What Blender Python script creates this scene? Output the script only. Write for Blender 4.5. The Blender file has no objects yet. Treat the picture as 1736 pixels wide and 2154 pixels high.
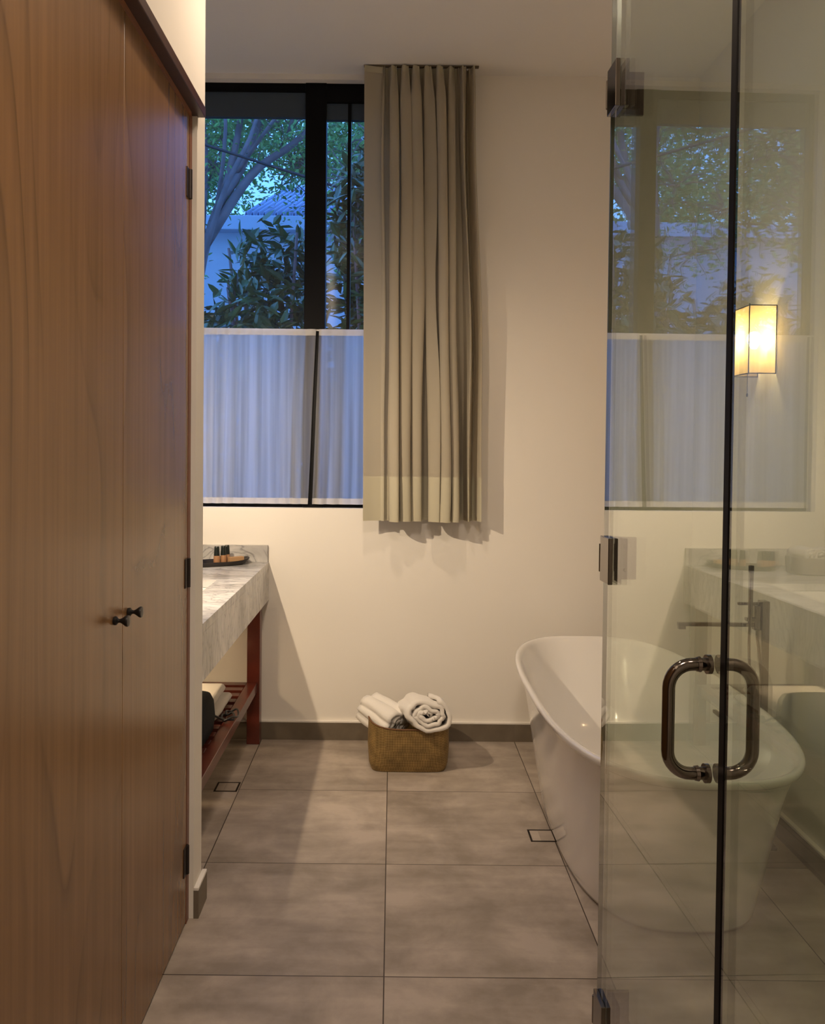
import bpy, bmesh, math, random
from mathutils import Vector, Matrix, noise
R=random.Random(7)
PI=math.pi
col=bpy.context.scene.collection
# ------------------------------------------------------------------ materials
def mat(name):
    m=bpy.data.materials.new(name); m.use_nodes=True
    nt=m.node_tree; nt.nodes.clear()
    out=nt.nodes.new('ShaderNodeOutputMaterial')
    return m,nt,out
def N(nt,t,**k):
    n=nt.nodes.new(t)
    for a,b in k.items():
        if a.startswith('i_'):
            n.inputs[a[2:].replace('_',' ')].default_value=b
        else: setattr(n,a,b)
    return n
def L(nt,a,b): nt.links.new(a,b)
def simple(name,c,rough=.5,metal=0,coat=0,spec=.5,bump=0,bscale=200,var=0,vscale=8,sheen=0):
    m,nt,out=mat(name)
    p=N(nt,'ShaderNodeBsdfPrincipled'); p.inputs['Base Color'].default_value=(*c,1)
    p.inputs['Roughness'].default_value=rough; p.inputs['Metallic'].default_value=metal
    p.inputs['Coat Weight'].default_value=coat; p.inputs['Coat Roughness'].default_value=.05
    p.inputs['Specular IOR Level'].default_value=spec
    p.inputs['Sheen Weight'].default_value=sheen
    tc=N(nt,'ShaderNodeTexCoord')
    if var:
        nz=N(nt,'ShaderNodeTexNoise'); nz.inputs['Scale'].default_value=vscale; nz.inputs['Detail'].default_value=5
        L(nt,tc.outputs['Object'],nz.inputs['Vector'])
        mr=N(nt,'ShaderNodeMapRange'); mr.inputs['From Min'].default_value=.3; mr.inputs['From Max'].default_value=.7
        mr.inputs['To Min'].default_value=1-var; mr.inputs['To Max'].default_value=1+var
        L(nt,nz.outputs['Fac'],mr.inputs['Value'])
        mx=N(nt,'ShaderNodeVectorMath',operation='SCALE'); mx.inputs[0].default_value=c
        L(nt,mr.outputs['Result'],mx.inputs['Scale']); L(nt,mx.outputs[0],p.inputs['Base Color'])
    if bump:
        nb=N(nt,'ShaderNodeTexNoise'); nb.inputs['Scale'].default_value=bscale; nb.inputs['Detail'].default_value=3
        L(nt,tc.outputs['Object'],nb.inputs['Vector'])
        b=N(nt,'ShaderNodeBump'); b.inputs['Strength'].default_value=bump; b.inputs['Distance'].default_value=.002
        L(nt,nb.outputs['Fac'],b.inputs['Height']); L(nt,b.outputs['Normal'],p.inputs['Normal'])
    L(nt,p.outputs[0],out.inputs[0]); return m
def ramp(nt,stops):
    r=N(nt,'ShaderNodeValToRGB'); e=r.color_ramp.elements
    while len(e)<len(stops): e.new(.5)
    for i,(p,c) in enumerate(stops): e[i].position=p; e[i].color=(*c,1)
    return r
M={}
M['wall']=simple('wall_plaster',(.80,.76,.695),.75,spec=.25,bump=.06,bscale=60,var=.012,vscale=2)
M['ceil']=simple('ceiling_plaster',(.80,.78,.75),.85,spec=.2)
M['trimtop']=simple('baseboard_cap_plaster',(.80,.76,.70),.6,spec=.3)
M['black_alu']=simple('black_aluminium',(.003,.003,.004),.5,spec=.12)
M['transom']=simple('dark_transom_board',(.055,.075,.10),.6,spec=.2)
M['black_metal']=simple('black_metal',(.010,.009,.009),.35,metal=.2)
M['hinge_dark']=simple('dark_hinge_metal',(.03,.02,.018),.4,metal=.5)
M['redwood']=simple('varnished_red_wood',(.105,.018,.009),.32,coat=.3,var=.25,vscale=12)
M['ceramic']=simple('white_ceramic',(.84,.82,.79),.12,coat=.6,spec=.6)
M['tub']=simple('white_acrylic',(.80,.775,.74),.14,coat=.5,spec=.55)
M['terry']=simple('white_terry',(.80,.76,.70),.95,spec=.1,bump=.9,bscale=420,sheen=.3)
M['chrome']=simple('polished_chrome',(.32,.29,.26),.08,metal=1)
M['dchrome']=simple('dark_polished_metal',(.17,.145,.125),.11,metal=1)
M['seal']=simple('black_strip',(.004,.003,.003),.5,spec=.08)
M['blackcloth']=simple('black_cloth',(.010,.013,.016),.8,spec=.2,bump=.5,bscale=150)
M['blackrub']=simple('black_cord_rubber',(.012,.014,.016),.35)
M['blacktray']=simple('dark_wood_tray',(.014,.010,.009),.4,var=.2)
M['cap']=simple('black_bottle_cap',(.008,.012,.010),.3)
M['amber']=simple('amber_bottle_body',(.33,.17,.08),.35,spec=.5)
M['kraft']=simple('kraft_paper_box',(.42,.25,.12),.8,var=.08)
M['greybasket']=simple('grey_fabric_basket',(.34,.31,.28),.9,bump=.6,bscale=160)
M['bark']=simple('tree_bark',(.16,.12,.12),.85,bump=1,bscale=14,var=.3,vscale=6)
M['leafbig']=simple('glossy_leaf',(.055,.10,.035),.27,spec=.8,var=.6,vscale=3)
import mathutils
M['leafsmall']=simple('small_leaf',(.16,.34,.09),.5,var=.5,vscale=2)
M['housewall']=simple('painted_house_wall',(.50,.53,.60),.8,var=.04)
M['ridge']=simple('white_ridge_cap',(.85,.9,.9),.5)
M['soil']=simple('garden_soil',(.04,.045,.03),.95,var=.3)
M['cable']=simple('black_cable',(.01,.01,.012),.6)
M['wire']=simple('thin_black_wire',(.02,.012,.006),.5)
M['steel']=simple('drain_steel',(.012,.008,.006),.6,spec=.2)
# floor tile
def floor_mat(name,joints=True,c0=(.25,.208,.168),c1=(.43,.365,.305),scale=1.0):
    m,nt,out=mat(name); p=N(nt,'ShaderNodeBsdfPrincipled'); tc=N(nt,'ShaderNodeTexCoord')
    mp=N(nt,'ShaderNodeMapping'); L(nt,tc.outputs['Object'],mp.inputs['Vector'])
    mp.inputs['Location'].default_value=(.01,-.4,0)
    # per tile id offset
    sn=N(nt,'ShaderNodeVectorMath',operation='SNAP'); sn.inputs[1].default_value=(.6,.6,.6)
    L(nt,mp.outputs[0],sn.inputs[0])
    wn=N(nt,'ShaderNodeTexWhiteNoise'); wn.noise_dimensions='3D'
    ad0=N(nt,'ShaderNodeVectorMath',operation='ADD'); ad0.inputs[1].default_value=(.3,.3,.3)
    L(nt,sn.outputs[0],ad0.inputs[0]); L(nt,ad0.outputs[0],wn.inputs['Vector'])
    sc=N(nt,'ShaderNodeVectorMath',operation='SCALE'); sc.inputs['Scale'].default_value=9
    L(nt,wn.outputs['Color'],sc.inputs[0])
    ad=N(nt,'ShaderNodeVectorMath',operation='ADD'); L(nt,mp.outputs[0],ad.inputs[0]); L(nt,sc.outputs[0],ad.inputs[1])
    n1=N(nt,'ShaderNodeTexNoise'); n1.inputs['Scale'].default_value=4.6*scale; n1.inputs['Detail'].default_value=9; n1.inputs['Roughness'].default_value=.62; n1.inputs['Distortion'].default_value=.25
    L(nt,ad.outputs[0],n1.inputs['Vector'])
    mp2=N(nt,'ShaderNodeMapping'); mp2.inputs['Scale'].default_value=(3.0,14,1); L(nt,ad.outputs[0],mp2.inputs['Vector'])
    n2=N(nt,'ShaderNodeTexNoise'); n2.inputs['Scale'].default_value=1.0; n2.inputs['Detail'].default_value=8; n2.inputs['Distortion'].default_value=.5
    L(nt,mp2.outputs[0],n2.inputs['Vector'])
    mx=N(nt,'ShaderNodeMix'); mx.data_type='FLOAT'; mx.inputs[0].default_value=.30
    L(nt,n1.outputs['Fac'],mx.inputs[2]); L(nt,n2.outputs['Fac'],mx.inputs[3])
    cr=ramp(nt,[(.38,c0),(.50,tuple((a+b)/2 for a,b in zip(c0,c1))),(.61,c1)])
    L(nt,mx.outputs[0],cr.inputs[0])
    if joints:
        br=N(nt,'ShaderNodeTexBrick'); br.offset=0; br.squash=1
        br.inputs['Scale'].default_value=1; br.inputs['Brick Width'].default_value=.6; br.inputs['Row Height'].default_value=.6
        br.inputs['Mortar Size'].default_value=.0017; br.inputs['Mortar Smooth'].default_value=.1
        L(nt,mp.outputs[0],br.inputs['Vector'])
        mc=N(nt,'ShaderNodeMix'); mc.data_type='RGBA'
        L(nt,br.outputs['Fac'],mc.inputs[0]); L(nt,cr.outputs[0],mc.inputs[6]); mc.inputs[7].default_value=(.05,.036,.026,1)
        L(nt,mc.outputs[2],p.inputs['Base Color'])
    else: L(nt,cr.outputs[0],p.inputs['Base Color'])
    mr=N(nt,'ShaderNodeMapRange'); mr.inputs['To Min'].default_value=.38; mr.inputs['To Max'].default_value=.6
    L(nt,n1.outputs['Fac'],mr.inputs[0]); L(nt,mr.outputs[0],p.inputs['Roughness'])
    p.inputs['Specular IOR Level'].default_value=.35
    L(nt,p.outputs[0],out.inputs[0]); return m
M['floor']=floor_mat('floor_tile')
M['insert']=floor_mat('drain_insert_tile',False)
M['basetile']=floor_mat('baseboard_tile',False,(.13,.105,.075),(.19,.155,.115))
# wood veneer
def veneer(name,off,c):
    m,nt,out=mat(name); p=N(nt,'ShaderNodeBsdfPrincipled'); tc=N(nt,'ShaderNodeTexCoord')
    mp=N(nt,'ShaderNodeMapping'); mp.inputs['Location'].default_value=off; mp.inputs['Scale'].default_value=(1,2.6,.62)
    L(nt,tc.outputs['Object'],mp.inputs['Vector'])
    n1=N(nt,'ShaderNodeTexNoise'); n1.inputs['Scale'].default_value=.95; n1.inputs['Detail'].default_value=1.6; n1.inputs['Roughness'].default_value=.3
    L(nt,mp.outputs[0],n1.inputs['Vector'])
    mu=N(nt,'ShaderNodeMath',operation='MULTIPLY'); mu.inputs[1].default_value=12; L(nt,n1.outputs['Fac'],mu.inputs[0])
    fr=N(nt,'ShaderNodeMath',operation='FRACT'); L(nt,mu.outputs[0],fr.inputs[0])
    cr=ramp(nt,[(0,(.62,.62,.62)),(.07,(1.0,1.0,1.0)),(.55,(1.04,1.04,1.04)),(.90,(.84,.84,.84)),(1,(.62,.62,.62))])
    L(nt,fr.outputs[0],cr.inputs[0])
    # how strongly the cathedral lines show
    n3=N(nt,'ShaderNodeTexNoise'); n3.inputs['Scale'].default_value=1.6; L(nt,mp.outputs[0],n3.inputs['Vector'])
    ms=N(nt,'ShaderNodeMapRange'); ms.inputs['From Min'].default_value=.4; ms.inputs['From Max'].default_value=.62; ms.inputs['To Min'].default_value=.05; ms.inputs['To Max'].default_value=.95
    L(nt,n3.outputs['Fac'],ms.inputs[0])
    m1=N(nt,'ShaderNodeMix'); m1.data_type='RGBA'; m1.inputs[6].default_value=(1,1,1,1); L(nt,cr.outputs[0],m1.inputs[7]); L(nt,ms.outputs[0],m1.inputs[0])
    mp2=N(nt,'ShaderNodeMapping'); mp2.inputs['Scale'].default_value=(1,55,1.3); L(nt,tc.outputs['Object'],mp2.inputs['Vector'])
    n2=N(nt,'ShaderNodeTexNoise'); n2.inputs['Scale'].default_value=1; n2.inputs['Detail'].default_value=4; L(nt,mp2.outputs[0],n2.inputs['Vector'])
    mr=N(nt,'ShaderNodeMapRange'); mr.inputs['From Min'].default_value=.3; mr.inputs['From Max'].default_value=.7; mr.inputs['To Min'].default_value=.86; mr.inputs['To Max'].default_value=1.12
    L(nt,n2.outputs['Fac'],mr.inputs[0])
    v=N(nt,'ShaderNodeVectorMath',operation='SCALE'); L(nt,m1.outputs[2],v.inputs[0]); L(nt,mr.outputs[0],v.inputs['Scale'])
    v2=N(nt,'ShaderNodeVectorMath',operation='MULTIPLY'); v2.inputs[1].default_value=c; L(nt,v.outputs[0],v2.inputs[0])
    L(nt,v2.outputs[0],p.inputs['Base Color'])
    p.inputs['Roughness'].default_value=.27; p.inputs['Specular IOR Level'].default_value=.6
    L(nt,p.outputs[0],out.inputs[0]); return m
WC=(.22,.114,.046)
M['veneer1']=veneer('veneer_left',(0,.10,.3),WC)
M['veneer2']=veneer('veneer_right',(0,5.3,2.2),WC)
M['darkwood']=simple('dark_stained_wood',(.055,.016,.008),.4,var=.3,vscale=10)
# marble
def marble():
    m,nt,out=mat('grey_veined_marble'); p=N(nt,'ShaderNodeBsdfPrincipled'); tc=N(nt,'ShaderNodeTexCoord')
    mp=N(nt,'ShaderNodeMapping'); mp.inputs['Rotation'].default_value=(.5,.3,.6); mp.inputs['Scale'].default_value=(1,2.4,1)
    L(nt,tc.outputs['Object'],mp.inputs['Vector'])
    n1=N(nt,'ShaderNodeTexNoise'); n1.inputs['Scale'].default_value=4.5; n1.inputs['Detail'].default_value=8; n1.inputs['Distortion'].default_value=2.2
    L(nt,mp.outputs[0],n1.inputs['Vector'])
    n2=N(nt,'ShaderNodeTexNoise'); n2.inputs['Scale'].default_value=2; n2.inputs['Detail'].default_value=5; L(nt,mp.outputs[0],n2.inputs['Vector'])
    cr=ramp(nt,[(.38,(.72,.70,.68)),(.47,(.60,.59,.57)),(.50,(.33,.33,.33)),(.53,(.60,.59,.57)),(.66,(.74,.72,.70))])
    L(nt,n1.outputs['Fac'],cr.inputs[0])
    c2=ramp(nt,[(.4,(.62,.61,.60)),(.6,(1,1,1))]); L(nt,n2.outputs['Fac'],c2.inputs[0])
    v=N(nt,'ShaderNodeVectorMath',operation='MULTIPLY'); L(nt,cr.outputs[0],v.inputs[0]); L(nt,c2.outputs[0],v.inputs[1])
    L(nt,v.outputs[0],p.inputs['Base Color']); p.inputs['Roughness'].default_value=.22
    L(nt,p.outputs[0],out.inputs[0]); return m
M['marble']=marble()
def weave():
    m,nt,out=mat('woven_palm'); p=N(nt,'ShaderNodeBsdfPrincipled'); tc=N(nt,'ShaderNodeTexCoord')
    mp=N(nt,'ShaderNodeMapping'); mp.inputs['Rotation'].default_value=(.0,.78,.0); mp.inputs['Scale'].default_value=(130,130,130)
    L(nt,tc.outputs['Object'],mp.inputs['Vector'])
    ck=N(nt,'ShaderNodeTexChecker'); ck.inputs['Scale'].default_value=1; L(nt,mp.outputs[0],ck.inputs['Vector'])
    ck.inputs[1].default_value=(.27,.175,.058,1); ck.inputs[2].default_value=(.19,.115,.035,1)
    nz=N(nt,'ShaderNodeTexNoise'); nz.inputs['Scale'].default_value=26; nz.inputs['Detail'].default_value=4; L(nt,tc.outputs['Object'],nz.inputs['Vector'])
    mr=N(nt,'ShaderNodeMapRange'); mr.inputs['From Min'].default_value=.3; mr.inputs['From Max'].default_value=.7; mr.inputs['To Min'].default_value=.72; mr.inputs['To Max'].default_value=1.25
    L(nt,nz.outputs['Fac'],mr.inputs[0])
    v=N(nt,'ShaderNodeVectorMath',operation='SCALE'); L(nt,ck.outputs['Color'],v.inputs[0]); L(nt,mr.outputs[0],v.inputs['Scale'])
    L(nt,v.outputs[0],p.inputs['Base Color']); p.inputs['Roughness'].default_value=.6
    b=N(nt,'ShaderNodeBump'); b.inputs['Strength'].default_value=.5; b.inputs['Distance'].default_value=.002
    L(nt,ck.outputs['Fac'],b.inputs['Height']); L(nt,b.outputs[0],p.inputs['Normal'])
    L(nt,p.outputs[0],out.inputs[0]); return m
M['weave']=weave()
def roofmat():
    m,nt,out=mat('corrugated_roof'); p=N(nt,'ShaderNodeBsdfPrincipled'); p.inputs['Base Color'].default_value=(.26,.31,.46,1); p.inputs['Roughness'].default_value=.45
    L(nt,p.outputs[0],out.inputs[0]); return m
M['roof']=roofmat()
# fabrics
def fabric(name,c,trans,transp=0,bs=500,streak=0):
    m,nt,out=mat(name); tc=N(nt,'ShaderNodeTexCoord')
    d=N(nt,'ShaderNodeBsdfDiffuse'); d.inputs[0].default_value=(*c,1)
    t=N(nt,'ShaderNodeBsdfTranslucent'); t.inputs[0].default_value=(*c,1)
    nb=N(nt,'ShaderNodeTexNoise'); nb.inputs['Scale'].default_value=bs; L(nt,tc.outputs['Object'],nb.inputs['Vector'])
    b=N(nt,'ShaderNodeBump'); b.inputs['Strength'].default_value=.25; b.inputs['Distance'].default_value=.001; L(nt,nb.outputs['Fac'],b.inputs['Height']); L(nt,b.outputs[0],d.inputs['Normal'])
    mx=N(nt,'ShaderNodeMixShader'); mx.inputs[0].default_value=trans; L(nt,d.outputs[0],mx.inputs[1]); L(nt,t.outputs[0],mx.inputs[2])
    last=mx.outputs[0]
    if transp:
        tr=N(nt,'ShaderNodeBsdfTransparent'); m2=N(nt,'ShaderNodeMixShader'); m2.inputs[0].default_value=transp
        L(nt,last,m2.inputs[1]); L(nt,tr.outputs[0],m2.inputs[2]); last=m2.outputs[0]
        if streak:
            mp=N(nt,'ShaderNodeMapping'); mp.inputs['Scale'].default_value=(26,1,.5); L(nt,tc.outputs['Object'],mp.inputs['Vector'])
            ns=N(nt,'ShaderNodeTexNoise'); ns.inputs['Scale'].default_value=1; ns.inputs['Detail'].default_value=3; L(nt,mp.outputs[0],ns.inputs['Vector'])
            mr=N(nt,'ShaderNodeMapRange'); mr.inputs['From Min'].default_value=.35; mr.inputs['From Max'].default_value=.65; mr.inputs['To Min'].default_value=transp-streak; mr.inputs['To Max'].default_value=transp+streak
            L(nt,ns.outputs['Fac'],mr.inputs[0]); L(nt,mr.outputs[0],m2.inputs[0])
    L(nt,last,out.inputs[0]); return m
M['linen']=fabric('cream_linen',(.59,.535,.425),.46)
M['linen_hem']=fabric('cream_linen_double',(.57,.53,.40),.22)
M['sheer']=fabric('sheer_voile',(.90,.90,.90),.86,.20,700,.19)
M['sheerhem']=fabric('sheer_voile_hem',(.80,.78,.76),.45,.06)
M['shade']=fabric('cream_paper_shade',(.84,.66,.38),.75,.16,300)
# architectural glass: reflection follows the angle, the rest passes tinted
def glass(name,tint,f0=.04,rough=0,gain=1.0):
    m,nt,out=mat(name)
    g=N(nt,'ShaderNodeNewGeometry'); dt=N(nt,'ShaderNodeVectorMath',operation='DOT_PRODUCT')
    L(nt,g.outputs['Normal'],dt.inputs[0]); L(nt,g.outputs['Incoming'],dt.inputs[1])
    ab=N(nt,'ShaderNodeMath',operation='ABSOLUTE'); L(nt,dt.outputs['Value'],ab.inputs[0])
    s=N(nt,'ShaderNodeMath',operation='SUBTRACT'); s.inputs[0].default_value=1; L(nt,ab.outputs[0],s.inputs[1])
    pw=N(nt,'ShaderNodeMath',operation='POWER'); pw.inputs[1].default_value=5; L(nt,s.outputs[0],pw.inputs[0])
    ma=N(nt,'ShaderNodeMath',operation='MULTIPLY_ADD'); ma.inputs[1].default_value=(1-f0)*gain; ma.inputs[2].default_value=f0; ma.use_clamp=True
    L(nt,pw.outputs[0],ma.inputs[0])
    t=N(nt,'ShaderNodeBsdfTransparent'); t.inputs[0].default_value=(*tint,1)
    gl=N(nt,'ShaderNodeBsdfGlossy'); gl.inputs['Roughness'].default_value=rough; gl.inputs[0].default_value=(1,1,1,1)
    mx=N(nt,'ShaderNodeMixShader'); L(nt,ma.outputs[0],mx.inputs[0]); L(nt,t.outputs[0],mx.inputs[1]); L(nt,gl.outputs[0],mx.inputs[2])
    L(nt,mx.outputs[0],out.inputs[0]); return m
M['glass']=glass('shower_glass',(.93,.962,.92),.045,0,1.65)
M['winglass']=glass('window_glass',(.97,.985,.98))
M['glassedge']=simple('glass_edge',(.10,.10,.075),.15,spec=.6)
def emis(name,c,s):
    m,nt,out=mat(name); e=N(nt,'ShaderNodeEmission'); e.inputs[0].default_value=(*c,1); e.inputs[1].default_value=s
    L(nt,e.outputs[0],out.inputs[0]); return m
M['bulb']=emis('frosted_bulb',(1,.68,.36),125)
M['bulb2']=emis('bright_frosted_bulb',(1,.79,.55),60)
# ------------------------------------------------------------------ mesh helpers
class MB:
    def __init__(s): s.v=[]; s.f=[]; s.mi=[]
    def add(s,vs,fs,mi=0):
        o=len(s.v); s.v+= [tuple(v) for v in vs]; s.f+=[tuple(i+o for i in f) for f in fs]; s.mi+=[mi]*len(fs); return s
    def box(s,a,b,mi=0,mtx=None):
        x0,y0,z0=a; x1,y1,z1=b
        vs=[Vector(v) for v in ((x0,y0,z0),(x1,y0,z0),(x1,y1,z0),(x0,y1,z0),(x0,y0,z1),(x1,y0,z1),(x1,y1,z1),(x0,y1,z1))]
        if mtx: vs=[mtx@v for v in vs]
        return s.add(vs,[(0,3,2,1),(4,5,6,7),(0,1,5,4),(1,2,6,5),(2,3,7,6),(3,0,4,7)],mi)
    def tube(s,pts,r,n=12,mi=0,closed=False):
        pts=[Vector(p) for p in pts]; k=len(pts); rs=r if isinstance(r,(list,tuple)) else [r]*k
        up=Vector((0,0,1)); rings=[]; prev=None
        for i in range(k):
            if closed: t=(pts[(i+1)%k]-pts[i-1]).normalized()
            else: t=(pts[min(i+1,k-1)]-pts[max(i-1,0)]).normalized()
            if prev is None:
                a=t.cross(up) if abs(t.dot(up))<.95 else t.cross(Vector((1,0,0)))
            else: a=prev-t*prev.dot(t)
            a.normalize(); prev=a; b=t.cross(a)
            rings.append([pts[i]+(a*math.cos(2*PI*j/n)+b*math.sin(2*PI*j/n))*rs[i] for j in range(n)])
        vs=[v for rg in rings for v in rg]; fs=[]
        for i in range(k if closed else k-1):
            for j in range(n):
                i2=(i+1)%k
                fs.append((i*n+j,i*n+(j+1)%n,i2*n+(j+1)%n,i2*n+j))
        if not closed: fs+= [tuple(range(n))[::-1], tuple((k-1)*n+j for j in range(n))]
        return s.add(vs,fs,mi)
    def lathe(s,prof,n=24,c=(0,0,0),mi=0,mtx=None):
        vs=[];fs=[]
        for r,z in prof:
            for j in range(n):
                v=Vector((c[0]+r*math.cos(2*PI*j/n),c[1]+r*math.sin(2*PI*j/n),c[2]+z)); vs.append(mtx@v if mtx else v)
        for i in range(len(prof)-1):
            for j in range(n): fs.append((i*n+j,i*n+(j+1)%n,(i+1)*n+(j+1)%n,(i+1)*n+j))
        fs+= [tuple(range(n))[::-1], tuple((len(prof)-1)*n+j for j in range(n))]
        return s.add(vs,fs,mi)
    def loft(s,rings,cap0=True,cap1=True,mi=0):
        n=len(rings[0]); k=len(rings); fs=[]
        for i in range(k-1):
            for j in range(n): fs.append((i*n+j,i*n+(j+1)%n,(i+1)*n+(j+1)%n,(i+1)*n+j))
        if cap0: fs.append(tuple(range(n))[::-1])
        if cap1: fs.append(tuple((k-1)*n+j for j in range(n)))
        return s.add([v for r in rings for v in r],fs,mi)
    def grid(s,fn,nu,nv,mi=None):
        vs=[fn(i/nu,j/nv) for j in range(nv+1) for i in range(nu+1)]
        fs=[(j*(nu+1)+i,j*(nu+1)+i+1,(j+1)*(nu+1)+i+1,(j+1)*(nu+1)+i) for j in range(nv) for i in range(nu)]
        return s.add(vs,fs)
    def build(s,name,m,parent=None,smooth=False,bevel=0,subd=0,solid=0,loc=None,auto=False):
        me=bpy.data.meshes.new(name); me.from_pydata(s.v,[],s.f)
        ms=m if isinstance(m,(list,tuple)) else [m]
        for x in ms: me.materials.append(x)
        for p,i in zip(me.polygons,s.mi): p.material_index=i
        if smooth:
            for p in me.polygons: p.use_smooth=True
        bm=bmesh.new(); bm.from_mesh(me); bmesh.ops.recalc_face_normals(bm,faces=bm.faces)
        if auto:
            for e in bm.edges:
                if len(e.link_faces)==2 and e.calc_face_angle(0)>.6: e.smooth=False
        bm.to_mesh(me); bm.free()
        o=bpy.data.objects.new(name,me); col.objects.link(o)
        if parent: o.parent=parent
        if loc: o.location=loc
        if solid:
            md=o.modifiers.new('solid','SOLIDIFY'); md.thickness=solid; md.offset=0
        if bevel:
            md=o.modifiers.new('bevel','BEVEL'); md.width=bevel; md.segments=2; md.limit_method='ANGLE'; md.angle_limit=.6
        if subd:
            md=o.modifiers.new('sub','SUBSURF'); md.levels=subd; md.render_levels=subd
        return o
def empty(name,loc=(0,0,0),rz=0):
    o=bpy.data.objects.new(name,None); col.objects.link(o); o.location=loc; o.rotation_euler=(0,0,rz); o.empty_display_size=.1; return o
def tag(o,label=None,cat=None,group=None,kind=None):
    if label: o['label']=label
    if cat: o['category']=cat
    if group: o['group']=group
    if kind: o['kind']=kind
    return o
def struct(o,label=None,cat=None): return tag(o,label,cat,kind='structure')
# ------------------------------------------------------------------ dimensions (metres)
YB=4.0; XL=-1.27; XR=1.42; ZC=3.135; WX=-.575; YP0=2.465; YP1=2.565; YN=-1.6
WX0,WX1,WZ0,WZ1=-1.20,.03,1.10,3.11      # window opening
# room shell
struct(MB().box((XL-.1,YN-.1,-.1),(XR+.1,YB+.14,0)).build('floor',M['floor']),'grey-brown concrete look floor tiles in square joints','floor')
struct(MB().box((XL-.1,YN-.1,ZC),(XR+.1,YB+.14,ZC+.1)).build('ceiling',M['ceil']),'plain pale plaster ceiling','ceiling')
w=MB()
w.box((XL-.1,YB,0),(WX0,YB+.14,ZC)); w.box((WX1,YB,0),(XR+.1,YB+.14,ZC))
w.box((WX0,YB,0),(WX1,YB+.14,WZ0)); w.box((WX0,YB,WZ1),(WX1,YB+.14,ZC))
struct(w.build('wall_back',M['wall']),'cream plaster wall around the window','wall')
struct(MB().box((XR,YN-.1,0),(XR+.1,YB,ZC)).build('wall_right',M['wall']),'cream wall beyond the bathtub','wall')
struct(MB().box((XL-.1,YP0,0),(XL,YB,ZC)).build('wall_left',M['wall']),'cream wall behind the vanity','wall')
struct(MB().box((XL-.1,YN-.1,0),(XR,YN,ZC)).build('wall_front',M['wall']),'cream wall behind the viewer','wall')
pw=MB(); pw.box((XL,YP0,0),(WX,YP1,ZC)); pw.box((XL,YN,2.36),(WX,YP0,ZC))
pw.box((XL-.1,YN,0),(XL,YP0,ZC))
struct(pw.build('wall_partition',M['wall']),'cream wall end and header above the wardrobe','wall')
# baseboards: tile strip with white plaster cap
def baseboard(name,a,b,label):
    o=struct(MB().box(a,(b[0],b[1],.082)).build(name,M['basetile']),label,'baseboard')
    MB().box((a[0],a[1],.082),(b[0],b[1],.092)).build('cap',M['trimtop'],o,bevel=.002)['label']='white cap'
baseboard('baseboard_back',(XL,YB-.015,0),(XR,YB,0),'grey tile baseboard under the window wall')
baseboard('baseboard_right',(XR-.018,1.84,0),(XR,YB-.015,0),'grey tile baseboard on right wall beside bathtub')
baseboard('baseboard_partition',(WX,YP0-.001,0),(WX+.015,YP1+.013,0),'short grey baseboard on the wall end by the wardrobe')
baseboard('baseboard_left',(XL,YP1,0),(XL+.015,YB-.015,0),'grey tile baseboard under the vanity')
# ------------------------------------------------------------------ window
fy0,fy1=4.045,4.095
wf=MB()
win=struct(empty('window_1',(-.6,4.07,1.1)),'black framed window with garden view','window')
def wloc(mb,name,m,**k):
    o=mb.build(name,m,win,**k); o.location=(.6,-4.07,-1.1); return o
wf.box((WX0,fy0,WZ1-.04),(WX1,fy1,WZ1)); wf.box((WX0,fy0,WZ0),(WX1,fy1,WZ0+.016)); wf.box((WX0,fy0,WZ0),(WX0+.04,fy1,WZ1)); wf.box((WX1-.04,fy0,WZ0),(WX1,fy1,WZ1))
wf.box((-.335,fy0-.004,3.02),(WX1,fy1+.004,WZ1-.03))
wloc(wf,'window_frame',M['black_alu'])
wloc(MB().box((-.430,fy0-.008,WZ0),(-.330,fy1+.008,WZ1)),'mullion',M['black_alu'],bevel=.002)
wloc(MB().box((-.229,fy0+.005,WZ0+.01),(-.213,fy1-.005,3.02)),'sash_bar',M['black_alu'])
wloc(MB().box((WX0+.035,fy0+.01,2.955),(-.43,fy1-.01,WZ1-.035)).box((-.33,fy0+.01,2.945),(WX1-.03,fy1-.01,3.03)),'transom_board',M['transom'])
wloc(MB().box((WX0+.04,4.066,WZ0+.01),(-.43,4.072,2.96)),'pane',M['winglass'])
wloc(MB().box((-.33,4.066,WZ0+.01),(WX1-.04,4.072,2.95)),'pane',M['winglass'])
# ------------------------------------------------------------------ sheer half curtains
def sheer(name,x0t,x1t,x0b,x1b,seed,label,amp=.006,nf=16):
    zt,zb=1.945,1.118
    def fn(u,v):
        z=zb+(zt-zb)*v
        x0=x0b+(x0t-x0b)*v; x1=x1b+(x1t-x1b)*v
        x=x0+(x1-x0)*u
        a=amp*(.45+1.1*noise.noise(Vector((x*6,seed,z*.6)))+.3*(1-v))
        ph=2*PI*nf*u+2.2*noise.noise(Vector((x*4,seed+5,z*1.2)))
        y=4.018+a*math.sin(ph)+.005*noise.noise(Vector((x*18,seed+9,z*1.5)))
        return (x+.003*math.cos(ph),y,z)
    m=MB().grid(fn,220,24)
    o=m.build(name,M['sheer'],smooth=True)
    tag(o,label,'curtain','sheer half curtains')
    def hem(z0,z1,nm):
        def f2(u,v):
            z=z0+(z1-z0)*v; x,y,_=fn(u,(z-zb)/(zt-zb)); return (x,y-.003,z)
        h=MB().grid(f2,220,2).build(nm,M['sheerhem'],o,smooth=True)
    hem(zt-.028,zt+.002,'top_hem'); hem(zb,zb+.028,'bottom_hem')
    return o
sheer('sheer_curtain',-1.175,-.372,-1.175,-.405,1.3,'white sheer half curtain left of the window mullion, the wider one',.007,15)
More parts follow.
